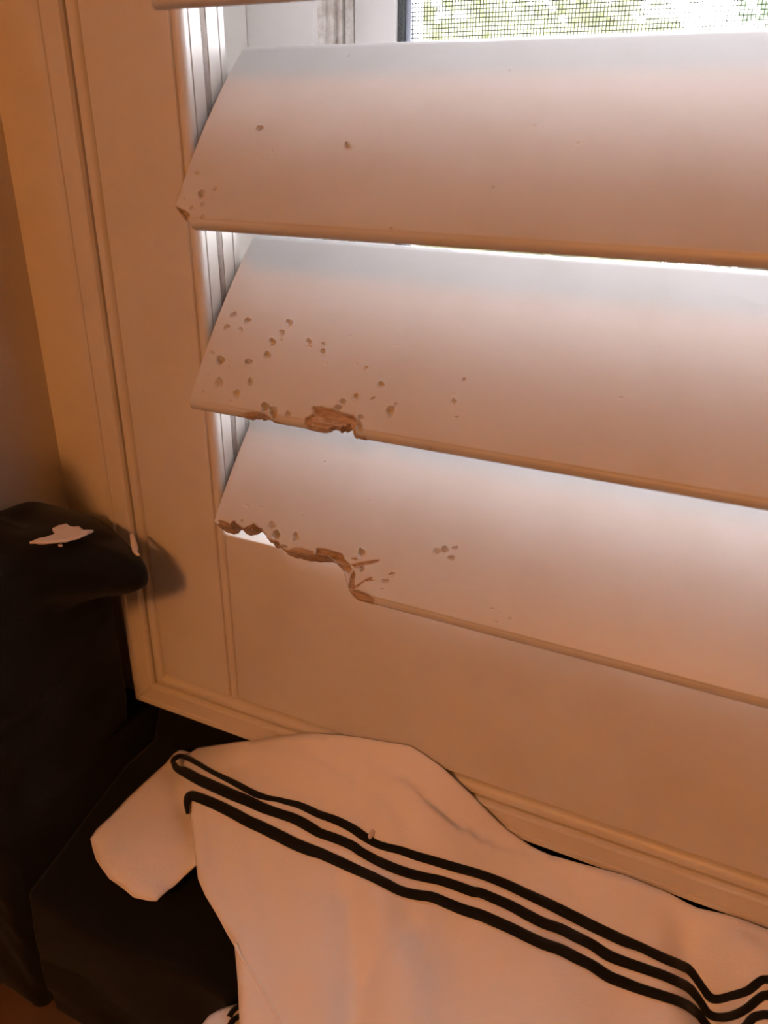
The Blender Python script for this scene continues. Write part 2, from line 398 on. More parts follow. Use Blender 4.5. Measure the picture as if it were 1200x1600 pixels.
def fractal(A, B, seed):
    """cheap value noise on arrays, about -1..1"""
    out = np.zeros_like(A); amp = 1.0; tot = 0
    for s in (0.45, 1.0, 2.3):
        a, b = A*s, B*s; ia, ib = np.floor(a), np.floor(b); fa, fb = smooth(a-ia), smooth(b-ib)
        def h(p, q): 
            z = np.sin(p*127.1+q*311.7+seed*17.3)*43758.5453; return (z-np.floor(z))*2-1
        out += amp*((h(ia, ib)*(1-fa)+h(ia+1, ib)*fa)*(1-fb)+(h(ia, ib+1)*(1-fa)+h(ia+1, ib+1)*fa)*fb); tot += amp; amp *= .6
    return out/tot
def in_poly(X, Y, P):
    """inside mask and distance to the polygon edge"""
    n = len(P); m = np.zeros(X.shape, bool); d = np.full(X.shape, 1e9)
    lo, hi = P.min(0)-.002, P.max(0)+.002
    sel = (X > lo[0]) & (X < hi[0]) & (Y > lo[1]) & (Y < hi[1]); x = X[sel]; y = Y[sel]; mm = np.zeros(x.shape, bool); dd = np.full(x.shape, 1e9)
    for i in range(n):
        (ax, ay), (bx, by) = P[i], P[(i+1) % n]
        c = ((ay > y) != (by > y)) & (x < (bx-ax)*(y-ay)/(by-ay+1e-15)+ax); mm ^= c
        t = np.clip(((x-ax)*(bx-ax)+(y-ay)*(by-ay))/((bx-ax)**2+(by-ay)**2+1e-18), 0, 1)
        dd = np.minimum(dd, np.hypot(x-ax-t*(bx-ax), y-ay-t*(by-ay)))
    m[sel] = mm; d[sel] = dd; return m, d
def Z(pts, ox, oy, s): return [(ox+x/s, oy+y/s) for x, y in pts]

# second visible louver: tooth pits, shallow torn wood, small notches
p1 = [(405.5, 201, 6, 4, -30, 1.0), (542.5, 227.5, 4.5, 5.5, -20, .9), (307.5, 271.7, 3.6, 3.4, 0, .5), (336, 295, 3, 2.8, 0, .5),
      (315, 303, 4.8, 6.4, 10, 1.2), (316.5, 319.5, 3, 4.6, 30, .6), (299, 325, 2.6, 3.8, 35, .45), (287, 310.5, 2.2, 1.4, 0, .4),
      (316.3, 339.5, 3.4, 3.4, 0, .6), (611, 357.5, 3, 2, 0, .5), (425, 236, 1.6, 1.6, 0, .25), (408, 249, 2, 1, 30, .2), (427, 250, 1.6, 1.2, 0, .25), (834, 197, 1.8, 1.5, 0, .4), (902, 224, 1.6, 1.4, 0, .35)]
cut1 = [(262, 326), (276, 327), (282, 334), (288, 341), (295, 345), (300, 350), (303, 356), (305, 361)]
pat1 = [([(273, 322), (280, 325), (290, 328.5), (297, 334), (295, 341), (289, 344), (280, 338), (270, 330)], 1.0)]
p2 = [(365, 491.7, 5.2, 3.6, -28, .9), (354.3, 510.7, 4.6, 3.4, -35, .75), (387, 501, 5.4, 3.6, -25, .9), (375, 516, 4.2, 4.8, 20, .7),
      (451.7, 504.3, 5, 4.8, 0, .95), (440.3, 520, 4.6, 4.5, 0, .85), (425, 534.3, 5.4, 5.4, 0, 1.0), (439.5, 532, 1.8, 1.6, 0, .3),
      (418, 554.3, 5.4, 5, 0, 1.0), (388.3, 566, 5.6, 5, 0, 1.15), (344.3, 562.7, 6.4, 6.4, 0, 1.5), (330, 552.7, 4.5, 4.4, 0, .55), (326, 585, 2.2, 2, 0, .3),
      (342.7, 597.7, 6, 6.8, 0, 1.1), (392, 597.3, 4.8, 6.4, -10, .95), (370.3, 615.7, 5.2, 6.2, 0, 1.0), (317, 612, 2.6, 1.6, -20, .3), (358, 572.5, 1.4, 1.2, 0, .25),
      (360, 626.5, 3.4, 1.1, -25, .3), (482, 534, 4, 5.6, 0, .85), (484.5, 542.5, 2, 1.5, 0, .4), (505, 537.7, 3.3, 3, 0, .55), (504.3, 549.3, 3.9, 4.8, 0, .75),
      (571.7, 575, 3.2, 2.5, -30, .5), (595, 600.7, 4.8, 4.6, 0, 1.0), (555.3, 620.7, 4, 5.2, 15, .8), (582.3, 622.7, 4.6, 2, -30, .5), (610, 643, 6, 9, 8, 1.15),
      (618, 632, 2.6, 2.6, 0, .4), (557, 570, 1.4, 1.2, 0, .3), (562, 562, 1.2, 1, 0, .3), (725, 593, 2.8, 2.4, -20, .55), (709, 628, 4, 5, 0, .7), (713, 652, 3.8, 1.8, 0, .5),
      (709, 616, 1.2, 1.8, 0, .25), (970, 622, 3.6, 1.2, 0, .25), (511, 569, 2, 1, 30, .25), (599, 472, 1.6, 1.2, 0, .2), (547, 525, 1.4, 1.1, 0, .2), (618, 539, 1.4, 1, 0, .2),
      (414, 636, 6.2, 7, 10, 1.7), (427, 643.5, 6.4, 8.6, -5, 1.9), (450, 647.7, 4.4, 4.8, 0, .9), (535.5, 628, 5.8, 5, 0, 1.1), (528.5, 637, 5.2, 4.6, 20, 1.3),
      (563.5, 652, 4.6, 4.2, 0, .9), (561.5, 666, 5, 9.5, -12, 1.4), (491, 640, 4, 5.5, 0, .7)]
cut2 = [(280, 637), (300, 638), (310, 641), (345, 648)] + Z([(380, 903), (430, 914), (475, 917), (480, 906), (500, 909), (520, 917), (540, 931), (600, 944), (700, 964)], 250, 350, 3) + \
       Z([(480, 505), (560, 513), (610, 517), (640, 511), (650, 497), (690, 490), (715, 505), (740, 523), (775, 519), (787, 487), (832, 486), (843, 505), (846, 575)], 400, 580, 5.4545) + [(564, 690), (600, 697)]
pat2 = [(Z([(400, 445), (415, 395), (480, 362), (485, 290), (510, 300), (560, 294), (600, 310), (660, 315), (700, 345), (740, 352), (830, 370), (862, 410), (860, 450), (846, 470), (850, 590), (700, 600), (520, 560), (440, 505)], 400, 580, 5.4545), 1.5),
        (Z([(372, 886), (400, 879), (440, 875), (470, 880), (500, 900), (512, 925), (500, 940), (430, 945), (385, 905)], 250, 350, 3), 1.3),
        (Z([(838, 520), (880, 535), (925, 540), (925, 560), (900, 600), (840, 600)], 400, 580, 5.4545), 1.4)]
zt = lambda pts: Z(pts, 330, 780, 4)
p3 = [(425, 820.5, 5, 5.2, 20, 1.0), (431.3, 835.5, 6.2, 6.8, 20, 1.9), (462.5, 840, 4.6, 8.4, -5, 1.2), (443.7, 854.5, 5.6, 3, 0, 1.0), (378, 813.3, 3.2, 1.6, 0, .4),
      (564.5, 864, 5, 7.4, 12, 1.4), (565, 888.7, 4, 4.6, 0, 1.3), (683, 861, 6.2, 4.4, -5, .95), (695, 858.5, 5.6, 4.8, 0, 1.0), (711, 856, 4.4, 2.6, 0, .6), (705, 871.5, 5.4, 3.4, 10, .85),
      (995, 1042, 4, 2.4, 10, .7), (768, 951, 1.8, 1.5, 0, .4), (775, 972, 3, 1.6, 30, .3), (782, 957, 1.8, 1.2, 0, .3), (796, 967, 1.4, 1.8, 0, .3), (408, 650+430/3-1, 1.8, 1.2, 0, .2), (385, 791, 4.5, 2.6, 20, .14),
      (473, 806, 1.6, 1.4, 0, .3), (507, 722, 1.4, 1.2, 0, .3), (577, 782, 1.2, 1, 0, .3), (612, 897.5, 6.4, 2.6, -12, .55), (601.5, 907.5, 6, 2.6, -4, .55), (597, 920.5, 3, 1.2, 0, .3)]
cut3 = [(325, 812)] + zt([(45, 132), (60, 150), (75, 185), (100, 200), (140, 209), (172, 206), (185, 183), (205, 182), (218, 203), (250, 221), (272, 218), (298, 208), (322, 193), (345, 216), (370, 241), (390, 262), (412, 296), (470, 306), (485, 342), (530, 361), (640, 381), (690, 389), (760, 386), (790, 397), (815, 425), (850, 452), (864, 480), (874, 515), (879, 560), (890, 598), (915, 628), (960, 650), (1010, 655), (1045, 660)])
pat3 = [(zt([(40, 128), (80, 135), (110, 150), (170, 180), (215, 183), (240, 205), (250, 240), (60, 240)]), 1.2),
        (zt([(240, 212), (262, 190), (290, 176), (318, 180), (322, 192), (300, 230), (240, 240)]), 1.8),
        (zt([(485, 312), (520, 300), (560, 300), (640, 325), (648, 385), (620, 400), (500, 370)]), 1.3),
        (zt([(636, 370), (655, 303), (700, 305), (760, 320), (818, 338), (832, 372), (866, 405), (880, 440), (860, 470), (790, 430), (640, 400)]), 2.0),
        (zt([(868, 408), (930, 392), (1010, 378), (1060, 374), (1052, 390), (1000, 413), (930, 422), (885, 440)]), .8),
        (zt([(868, 366), (905, 362), (925, 380), (900, 392), (880, 385)]), .5),
        (zt([(868, 470), (890, 440), (902, 470), (895, 520), (900, 560), (880, 580), (850, 560)]), 1.4),
        (zt([(893, 545), (930, 518), (985, 488), (1012, 485), (1000, 500), (1028, 515), (960, 517), (925, 548), (900, 560)]), .8),
        (zt([(868, 562), (915, 568), (980, 590), (1015, 618), (1022, 632), (1000, 650), (950, 680), (880, 620)]), 1.7)]
make_louver(-1, 'louver cut off by the top edge of the photo', fine=False)
make_louver(0, 'upper full louver with a bitten corner and a few tooth pits', p1, cut1, pat1)
make_louver(1, 'middle full louver with many tooth pits and a torn patch of bare wood', p2, cut2, pat2)
make_louver(2, 'lowest louver with a large stretch of its edge chewed away', p3, cut3, pat3)
for k in range(-9, -1): make_louver(k, None, fine=False)

# ------------------------------------------------------------------ black fabric bag, upright at the left
def bag_mesh():
    bmx = bmesh.new()
    NZ, NA = 110, 220
    zb, zt_ = FZ+.001, -.178
    rows = []
    def edge_x(z):
        zs = [FZ, -.3023, -.2831, -.2603, -.2424, -.2288, -.2181, -.2073, -.198, -.1914, -.178]; xv = [-.0765, -.0765, -.0765, -.0745, -.0745, -.0750, -.0750, -.0750, -.0750, -.0750, -.0750]
        return float(np.interp(z, zs, xv))
    for i in range(NZ+1):
        t = i/NZ; s = 1.0
        if t < .80: z = zb+(zt_-zb)*t/.80*.96; s = 1-.06*math.exp(-t*30)
        else:
            a = (t-.80)/.20; ang = a*math.pi/2
            z = zb+(zt_-zb)*(.96+.04*math.sin(ang)); s = max(.0, math.cos(ang)**.55) if a < 1 else 0
            s = .04+.96*s
        x0, x1 = LX+.001, edge_x(z); y0, y1 = -.104, -.0035
        cx, cy = (x0+x1)/2, (y0+y1)/2; hx, hy = (x1-x0)/2*(1 if s > .9 else 1), (y1-y0)/2
        row = []
        for j in range(NA):
            a = 2*math.pi*j/NA; c, sn = math.cos(a), math.sin(a); e = .26
            px = math.copysign(abs(c)**e, c); py = math.copysign(abs(sn)**e, sn)
            p = Vector((cx+hx*px*s, cy+hy*py*s, z))
            # folds: slanting creases in the slack cloth
            f = noise.noise(Vector((p.x*26+p.z*9, p.y*26, p.z*13)))*.0045 + noise.noise(Vector((p.x*60+p.z*40, p.y*60, p.z*22+4)))*.0022
            if px < .92 or z > -.28:
                if py < .5: p.y += -abs(f)*0+f*(1 if py < 0 else .2)
            if px > 0: p.x += f*.8*min(1, (z+.46)*20) if z < -.24 else f*.15
            p.y = min(p.y, -.0025); p.x = max(p.x, LX+.0006)
            p.x = min(p.x, -.0745) if z < -.262 else p.x
            if px > 0: p.x += .047*px**2*s*math.exp(-((p.y+.030)/.018)**2)*math.exp(-abs((z+.196)/.017)**3)
            if z < -.318 and py > .3: p.y = .0185
            if z > -.20: p.z += noise.noise(Vector((p.x*32, p.y*32, 3)))*.0030
            if z > -.24: p.z += .075*float(smooth((-p.y-.035)/.06))*float(smooth((-p.x-.080)/.035))*min(1, (z+.24)/.05)  # unseen rise towards the front, added to shade the lower left wall
            row.append(bmx.verts.new(p))
        rows.append(row)
    for i in range(NZ):
        for j in range(NA): bmx.faces.new((rows[i][j], rows[i][(j+1) % NA], rows[i+1][(j+1) % NA], rows[i+1][j]))
    bmx.faces.new(rows[0][::-1]); bmx.faces.new(rows[-1])
    return bmx
bag = from_bm('fabric_bag', bag_mesh(), M_BLACK, None, sm=True, ang=80)
tag(bag, 'tall slack black fabric bag standing in the corner left of the shutter', 'bag')

# low black ottoman that carries the shirt
bm = bmesh.new()
add_box(bm, (-.0742, -.100, FZ+.001), (.55, .0190, -.3400), .004, 4)
bmesh.ops.subdivide_edges(bm, edges=[e for e in bm.edges if e.calc_length() > .05], cuts=24, use_grid_fill=True)
for v in bm.verts:
    f = noise.noise(v.co*24)*.004
    if v.co.z > FZ+.02 and v.co.y < -.02: v.co.y += f
    if v.co.z > -.36: v.co.z += f*.3
    v.co.y = min(v.co.y, .019); v.co.x = max(v.co.x, -.0742)
    if v.co.y < -.05: v.co.y -= .06*float(smooth((v.co.x-.05)/.08))
    if v.co.z > -.375: v.co.z += .0235*min(1, max(0, (v.co.y-.006)/.010))
    if v.co.z > -.40: v.co.z -= .3*max(0, -(v.co.y+.02))
ott = from_bm('storage_box', bm, M_BLACK, None, sm=True, ang=60)
tag(ott, 'low black cloth-covered box on the floor under the striped white shirt', 'box')

# ------------------------------------------------------------------ white shirt
EDGE = [(300, 1166), (345, 1162), (395, 1157), (440, 1149), (490, 1145), (560, 1152), (640, 1165), (690, 1198), (730, 1235), (790, 1295), (830, 1322), (860, 1336), (900, 1347), (980, 1369), (1050, 1398), (1090, 1418), (1200, 1452), (1300, 1487)]
EP = np.array([on_plane(q, (0, 1, 0), -.0015) for q in EDGE]); EXx, EZz = EP[:, 0], EP[:, 2]
def seg_d(x, y, P):
    """signed distance (left of path positive) and unsigned distance to a polyline in the plan"""
    best = np.full(np.shape(x), 1e9); sg = np.zeros(np.shape(x))
    for (ax, ay), (bx, by) in zip(P[:-1], P[1:]):
        dx, dy = bx-ax, by-ay; t = np.clip(((x-ax)*dx+(y-ay)*dy)/(dx*dx+dy*dy+1e-18), 0, 1)
        d = np.hypot(x-ax-t*dx, y-ay-t*dy); s = np.sign(dx*(y-ay)-dy*(x-ax)); u = d < best
        best = np.where(u, d, best); sg = np.where(u, s, sg)
    return best, sg
def base(x, y):
    ze = np.interp(x, EXx, EZz); ze0 = -.302+0*x
    w = np.exp(-np.clip(-(y+.0015), 0, 1)/.045)
    z = ze*w+(-.309)*(1-w) + .32*(y+.0015)
    z = z - .05*np.clip(.012-x, 0, 1)**1.0
    return z
def hits(Q, fn=None):
    """where the sight lines of photo pixels meet the height surface fn"""
    fn = fn or base; D = np.array([ray(q) for q in Q]); z = np.full(len(D), -.32)
    for _ in range(40):
        t = (z-CAM[2])/D[:, 2]; P = CAM+t[:, None]*D; z = z+.65*(fn(P[:, 0], P[:, 1])-z)
    return CAM+((z-CAM[2])/D[:, 2])[:, None]*D
def base_hit(q, fn=None): return hits([q], fn)[0]
def path(px, fn=None): return hits(px, fn)[:, :2]
def resample(P, step, closed=False):
    P = [np.array(p) for p in P]
    if closed: P = P+[P[0]]
    out = []
    for a, b in zip(P[:-1], P[1:]):
        n = max(1, int(np.hypot(*(b-a))/step))
        for i in range(n): out.append(a+(b-a)*i/n)
    if not closed: out.append(P[-1])
    return np.array(out)
def catmull(P, n=6):
    P = np.array(P, float); Q = np.vstack([2*P[0]-P[1], P, 2*P[-1]-P[-2]]); out = []
    for i in range(1, len(Q)-2):
        for k in range(n):
            t = k/n; a, b, c, d = Q[i-1], Q[i], Q[i+1], Q[i+2]
            out.append(.5*((2*b)+(-a+c)*t+(2*a-5*b+4*c-d)*t*t+(-a+3*b-3*c+d)*t**3))
    out.append(Q[-2]); return np.array(out)
# ridges (+) and valleys (-): photo course, height mm, half width mm
CREASES = [([(545, 1395), (553, 1450), (556, 1520), (552, 1620)], -2.6, 7), ([(590, 1410), (600, 1470), (640, 1560), (650, 1640)], 2.2, 12),
           ([(640, 1440), (600, 1480), (575, 1520)], -1.6, 6), ([(335, 1290), (345, 1370), (370, 1430)], -1.0, 7), ([(400, 1330), (420, 1400), (425, 1480)], -.9, 8),
           ([(500, 1440), (490, 1520), (500, 1600)], .9, 8), ([(700, 1440), (720, 1520), (700, 1620)], -1.1, 12), ([(380, 1190), (470, 1225), (560, 1265)], -1.2, 7),
           ([(500, 1160), (540, 1190), (600, 1235), (640, 1290)], -1.6, 6), ([(420, 1180), (500, 1215), (600, 1280)], 1.2, 8), ([(900, 1360), (915, 1400), (900, 1440)], -1.4, 7),
           ([(1085, 1420), (1090, 1480), (1110, 1545)], -4.2, 10), ([(1150, 1440), (1165, 1500), (1170, 1540)], 2.0, 12), ([(1120, 1562), (1110, 1620)], -3.5, 9), ([(850, 1500), (870, 1560), (850, 1640)], 1.4, 12),
           ([(560, 1250), (580, 1290), (590, 1330)], -1.3, 5), ([(620, 1230), (660, 1290), (700, 1330)], 1.0, 8), ([(980, 1560), (960, 1620)], -1.5, 9)]
CW = [(path(p), a*.0027, w*.001) for p, a, w in CREASES]
# the flap behind: body cloth lies on top of it along this course
STEP = path([(520, 1160), (560, 1180), (620, 1213), (665, 1250), (700, 1283), (760, 1312), (815, 1330), (868, 1342)])
def cloth(x, y):
    z = base(x, y); att = .15+.85*smooth((-np.asarray(y)-.002)/.014)
    for P, a, w in CW:
        d, _ = seg_d(x, y, P); z = z + att*a*np.exp(-(d/w)**2)
    d, s = seg_d(x, y, STEP)
    sd = d*s
    m = smooth((x-STEP[0][0])/.02)*smooth((STEP[-1][0]-x)/.01)
    z = z - .0045*m*att*smooth(sd/.0016+.5)*(d < .05)
    z = z + fractal(np.asarray(x)*34+3, np.asarray(y)*34, 1.3)*.0022*att
    return z
def cloth_mesh(outline_px, fn, name, mat, parent, grid=.0023, lift=0.0, roll=.0035, rolldrop=.004, thick=.0011, extra=None, dens=.0018, fnpath=None):
    P = resample(path(outline_px, fnpath or fn), dens, True)
    if extra is not None: P = extra(P)
    lo, hi = P.min(0), P.max(0)
    gx, gy = np.meshgrid(np.arange(lo[0], hi[0], grid), np.arange(lo[1], hi[1], grid)); gx = gx+(np.arange(gx.shape[0])[:, None] % 2)*grid*.5
    m, d = in_poly(gx.ravel(), gy.ravel(), P); keep = m & (d > grid*.55)
    inner = np.stack([gx.ravel()[keep], gy.ravel()[keep]], -1)
    allp = [Vector(p) for p in P]+[Vector(p) for p in inner]; n = len(P)
    vs, es, fs, *_ = delaunay_2d_cdt(allp, [], [list(range(n))], 1, 1e-7)
    A = np.array([tuple(v) for v in vs]); A[:, 1] = np.minimum(A[:, 1], -.0007); _, dist = in_poly(A[:, 0], A[:, 1], P)
    dist = np.minimum(dist, seg_d(A[:, 0], A[:, 1], np.vstack([P, P[:1]]))[0])
    z = fn(A[:, 0], A[:, 1])+lift-rolldrop*np.exp(-(dist/roll)**1.3)*smooth((-A[:, 1]-.004)/.008)
    me = bpy.data.meshes.new(name); me.from_pydata([(a[0], a[1], zz) for a, zz in zip(A, z)], [], [tuple(f) for f in fs]); me.update()
    me.polygons.foreach_set('use_smooth', [True]*len(me.polygons))
    o = link(name, me, mat, parent)
    if sum((p.normal.z for p in me.polygons)) < 0: me.flip_normals()
    md = o.modifiers.new('thickness', 'SOLIDIFY'); md.thickness = thick; md.offset = -1
    return o
shirt = empty('shirt', (.12, -.05, -.335))
tag(shirt, 'white cotton shirt with three black stripes down the sleeve draped below the shutter', 'shirt')
BODY = [(284, 1195), (290, 1180), (310, 1166), (345, 1162), (395, 1157), (440, 1149), (490, 1145), (560, 1152), (640, 1165), (665, 1180), (690, 1198), (730, 1235), (790, 1295), (830, 1322), (860, 1336), (900, 1347), (980, 1369), (1050, 1398), (1090, 1418), (1200, 1452), (1300, 1487), (1500, 1556), (1900, 1700),
        (2050, 1950), (1800, 2200), (1400, 2150), (1100, 2000), (700, 1900), (450, 1800), (378, 1700), (374, 1600), (371, 1530), (366, 1475), (341, 1430), (320, 1395), (309, 1370), (304, 1335), (299, 1290), (291, 1240)]
body = cloth_mesh(BODY, cloth, 'shirt_body', M_SHIRT, None, rolldrop=.0018, roll=.0020)
def adopt(o, par): o.parent = par; o.matrix_parent_inverse = par.matrix_world.inverted() if par.type != 'EMPTY' else Matrix.Translation(-par.location)
adopt(body, shirt)
def sleeve_base(x, y): return base(x, y)-.0045
def sleeve_h(x, y):
    z = sleeve_base(x, y)
    for P, a, w in SC:
        d, _ = seg_d(x, y, P); z = z+a*np.exp(-(d/w)**2)
    return z+fractal(np.asarray(x)*40, np.asarray(y)*40, 4.3)*.0007
SC = [(path(p, sleeve_base), a*.001, w*.001) for p, a, w in [([(270, 1220), (235, 1290), (200, 1330)], .9, 8), ([(305, 1250), (298, 1310), (270, 1360)], -5.0, 10), ([(180, 1290), (175, 1330), (200, 1370)], .7, 6), ([(262, 1200), (275, 1230), (285, 1260)], -1.0, 4)]]
SLEEVE = [(140, 1305), (150, 1290), (172, 1270), (200, 1240), (235, 1208), (262, 1184), (280, 1172), (310, 1166), (330, 1230), (330, 1330), (304, 1347), (285, 1365), (262, 1385), (244, 1402), (232, 1402), (208, 1397), (190, 1382), (170, 1368), (158, 1352), (149, 1338), (144, 1322)]
slv = cloth_mesh(SLEEVE, sleeve_h, 'sleeve', M_SHIRT, None, rolldrop=.0025, roll=.0028); adopt(slv, shirt); slv['label'] = 'short sleeve end turned back to the left'
def stripe(px, label=None, fn=cloth):
    C3 = catmull(px, 5); C = C3[:, :2]; Wd = C3[:, 2]
    nrm = np.gradient(C, axis=0); nrm = np.stack([-nrm[:, 1], nrm[:, 0]], -1); nrm /= np.linalg.norm(nrm, axis=1)[:, None]+1e-9
    rows = []
    K = 5
    for j in range(K):
        u = (j/(K-1)-.5); Q = C+nrm*Wd[:, None]*u; rows.append(hits(Q, fn))
    R = np.stack(rows, 1); R[..., 2] = fn(R[..., 0], R[..., 1])
    prof = np.array([.0001, .0006, .0008, .0006, .0001])
    R[..., 2] += prof[None]
    bm = bmesh.new(); vs = [[bm.verts.new(p) for p in r] for r in R]
    for a, b in zip(vs[:-1], vs[1:]):
        for j in range(K-1): bm.faces.new((a[j], a[j+1], b[j+1], b[j]))
    o = from_bm('stripe', bm, M_STRIPE, None, sm=True, ang=80)
    md = o.modifiers.new('thickness', 'SOLIDIFY'); md.thickness = .0006; md.offset = -1
    adopt(o, shirt)
    if label: o['label'] = label
    return o
def trace(*views):
    out = []
    for ox, oy, sc, pts in views: out += [(ox+x/sc, oy+y/sc, w/sc) for x, y, w in pts]
    return out
VA, VB, VC, VD = (250, 1170, 4), (500, 1270, 4), (750, 1350, 4), (1000, 1400, 6)
stripe(trace((*VA, [(80, 95, 24), (90, 66, 26), (130, 50, 26), (180, 66, 26), (240, 98, 24), (320, 145, 22), (400, 185, 26), (480, 225, 32), (560, 268, 34), (620, 295, 34), (680, 312, 26), (740, 322, 26), (800, 338, 30), (870, 356, 36), (950, 392, 42)]),
    (*VB, [(0, 15, 42), (100, 50, 46), (200, 100, 48), (270, 148, 50), (340, 190, 44), (420, 218, 42), (500, 238, 44), (600, 272, 48), (700, 300, 50), (850, 345, 52)]),
    (*VC, [(0, 68, 50), (150, 125, 54), (300, 195, 58), (450, 265, 62), (600, 340, 66), (750, 415, 66), (900, 485, 64)]),
    (*VD, [(0, 485, 80), (200, 580, 84), (400, 665, 84), (470, 710, 72), (540, 800, 64), (600, 880, 66), (660, 950, 76), (730, 970, 76), (850, 945, 76), (1000, 900, 76), (1080, 840, 74), (1140, 795, 64), (1200, 790, 64), (1500, 800, 80), (3000, 1300, 90), (4800, 1950, 90)])),
    'topmost black stripe, thin and looped at its left end')
stripe(trace((*VA, [(84, 92, 24), (108, 128, 40), (160, 152, 58), (250, 200, 64), (350, 245, 66), (450, 290, 66), (550, 330, 64), (650, 375, 60), (750, 410, 56), (850, 445, 60), (950, 500, 60)]),
    (*VB, [(0, 130, 54), (100, 165, 54), (200, 208, 54), (260, 250, 50), (350, 300, 54), (450, 345, 56), (550, 380, 56), (650, 405, 54), (750, 425, 54), (850, 458, 56), (950, 495, 58)]),
    (*VC, [(0, 183, 56), (100, 225, 58), (200, 270, 60), (300, 325, 62), (400, 375, 62), (500, 410, 62), (600, 460, 62), (700, 510, 62), (800, 575, 64), (900, 615, 62)]),
    (*VD, [(0, 675, 88), (200, 745, 86), (350, 810, 86), (450, 865, 80), (520, 940, 70), (580, 1020, 66), (640, 1100, 70), (720, 1140, 76), (820, 1140, 78), (920, 1110, 78), (1020, 1050, 76), (1110, 970, 74), (1200, 935, 74), (1500, 950, 80), (3000, 1480, 90), (4800, 2130, 90)])), 'middle black stripe')
stripe(trace((*VA, [(175, 412, 8), (171, 372, 24), (172, 330, 40), (192, 298, 56), (250, 312, 60), (350, 352, 62), (450, 400, 66), (550, 455, 68), (650, 500, 70), (750, 550, 72), (850, 600, 72), (950, 640, 70)]),
    (*VB, [(0, 256, 64), (100, 300, 62), (200, 345, 60), (300, 390, 56), (400, 440, 56), (500, 490, 56), (600, 515, 58), (700, 530, 60), (800, 570, 62), (900, 610, 64)]),
    (*VC, [(0, 322, 66), (100, 365, 66), (200, 410, 66), (300, 460, 66), (400, 505, 66), (500, 540, 66), (600, 590, 66), (700, 640, 66), (800, 705, 68), (900, 745, 66)]),
    (*VD, [(0, 875, 90), (200, 940, 88), (350, 990, 88), (450, 1040, 84), (540, 1110, 76), (610, 1200, 70), (700, 1290, 70), (850, 1310, 70), (980, 1240, 74), (1060, 1150, 76), (1130, 1125, 72), (1200, 1120, 72), (1500, 1150, 80), (3000, 1660, 90), (4800, 2310, 90)])), 'lowest black stripe')
# seam line of the shirt side
def seam(px, w, name='seam', fn=cloth):
    C = catmull(px, 5); rows = []
    bm = bmesh.new(); prev = None
    for i in range(len(C)):
        p = base_hit(C[i], fn); p[2] = float(fn(np.array(p[0]), np.array(p[1])))
        q = base_hit(C[min(i+1, len(C)-1)], fn); r = base_hit(C[max(i-1, 0)], fn); t = (q-r)[:2]; t = t/(np.hypot(*t)+1e-9); nn = np.array([-t[1], t[0]])
        cur = [bm.verts.new((p[0]+nn[0]*w*a, p[1]+nn[1]*w*a, p[2]+h)) for a, h in ((-1, -.0002), (-.4, .0006), (.4, .0006), (1, -.0002))]
        if prev:
            for j in range(3): bm.faces.new((prev[j], prev[j+1], cur[j+1], cur[j]))
        prev = cur
    o = from_bm(name, bm, M_SHIRT, None, sm=True, ang=80); adopt(o, shirt); return o
seam([(368, 1475), (380, 1500), (400, 1530), (425, 1575), (445, 1610)], .0008)
# second sleeve hanging in front of the box, with its own stripe ends
def low_base(x, y): return -.352-.9*np.clip(.05-x, 0, 1)*.4+0*y
LOW = [(300, 1640), (312, 1600), (326, 1582), (345, 1571), (362, 1566), (385, 1560), (400, 1680), (340, 1700)]
ls = cloth_mesh(LOW, low_base, 'sleeve', M_SHIRT, None, rolldrop=.002, roll=.002, dens=.001, grid=.0015); adopt(ls, shirt); ls['label'] = 'end of the other sleeve showing under the shirt'
stripe([(x, y, 5.5) for x, y in [(358, 1590), (362, 1583), (368, 1577), (376, 1572)]], None, low_base)
stripe([(x, y, 6.5) for x, y in [(357, 1612), (360, 1602), (366, 1594), (376, 1588)]], None, low_base)

# ------------------------------------------------------------------ chewed-off paint and wood chips on the black bag
def chip(px, zp, name, label, thick, curl, ax=0):
    P = np.array([on_plane(q, (0, 0, 1), zp) for q in px])[:, :2]; P = resample(P, .0012, True); c = P.mean(0)
    lo, hi = P.min(0), P.max(0); g = .0012
    gx, gy = np.meshgrid(np.arange(lo[0], hi[0], g), np.arange(lo[1], hi[1], g)); m, d = in_poly(gx.ravel(), gy.ravel(), P); k = m & (d > g*.5)
    pts = [Vector(p) for p in P]+[Vector(p) for p in np.stack([gx.ravel()[k], gy.ravel()[k]], -1)]
    vs, es, fs, *_ = delaunay_2d_cdt(pts, [], [list(range(len(P)))], 1, 1e-8)
    me = bpy.data.meshes.new(name)
    co = [(v[0]-c[0], v[1]-c[1], curl*((v[ax]-c[ax])/.012)**2+.0007*noise.noise(Vector((v[0]*300, v[1]*300, 0)))) for v in vs]
    me.from_pydata(co, [], [tuple(f) for f in fs]); me.update(); me.polygons.foreach_set('use_smooth', [True]*len(me.polygons))
    if sum((p.normal.z for p in me.polygons)) < 0: me.flip_normals()
    o = link(name, me, M_CHIP); o.location = (c[0], c[1], zp)
    md = o.modifiers.new('thickness', 'SOLIDIFY'); md.thickness = thick; md.offset = -1
    return tag(o, label, 'chip')
chip([(46, 847), (70, 839), (86, 834), (82, 826), (92, 821), (103, 819), (112, 823), (123, 822), (131, 828), (146, 829), (140, 833), (128, 838), (118, 841), (98, 845), (70, 847)], -.1735, 'wood_chip', 'jagged pale chip of painted wood lying on top of the black bag', .0012, .0008)
chip([(90, 850), (96, 849), (98, 852), (92, 853)], -.1765, 'wood_crumb', 'tiny pale crumb in front of the larger chip', .0008, 0)
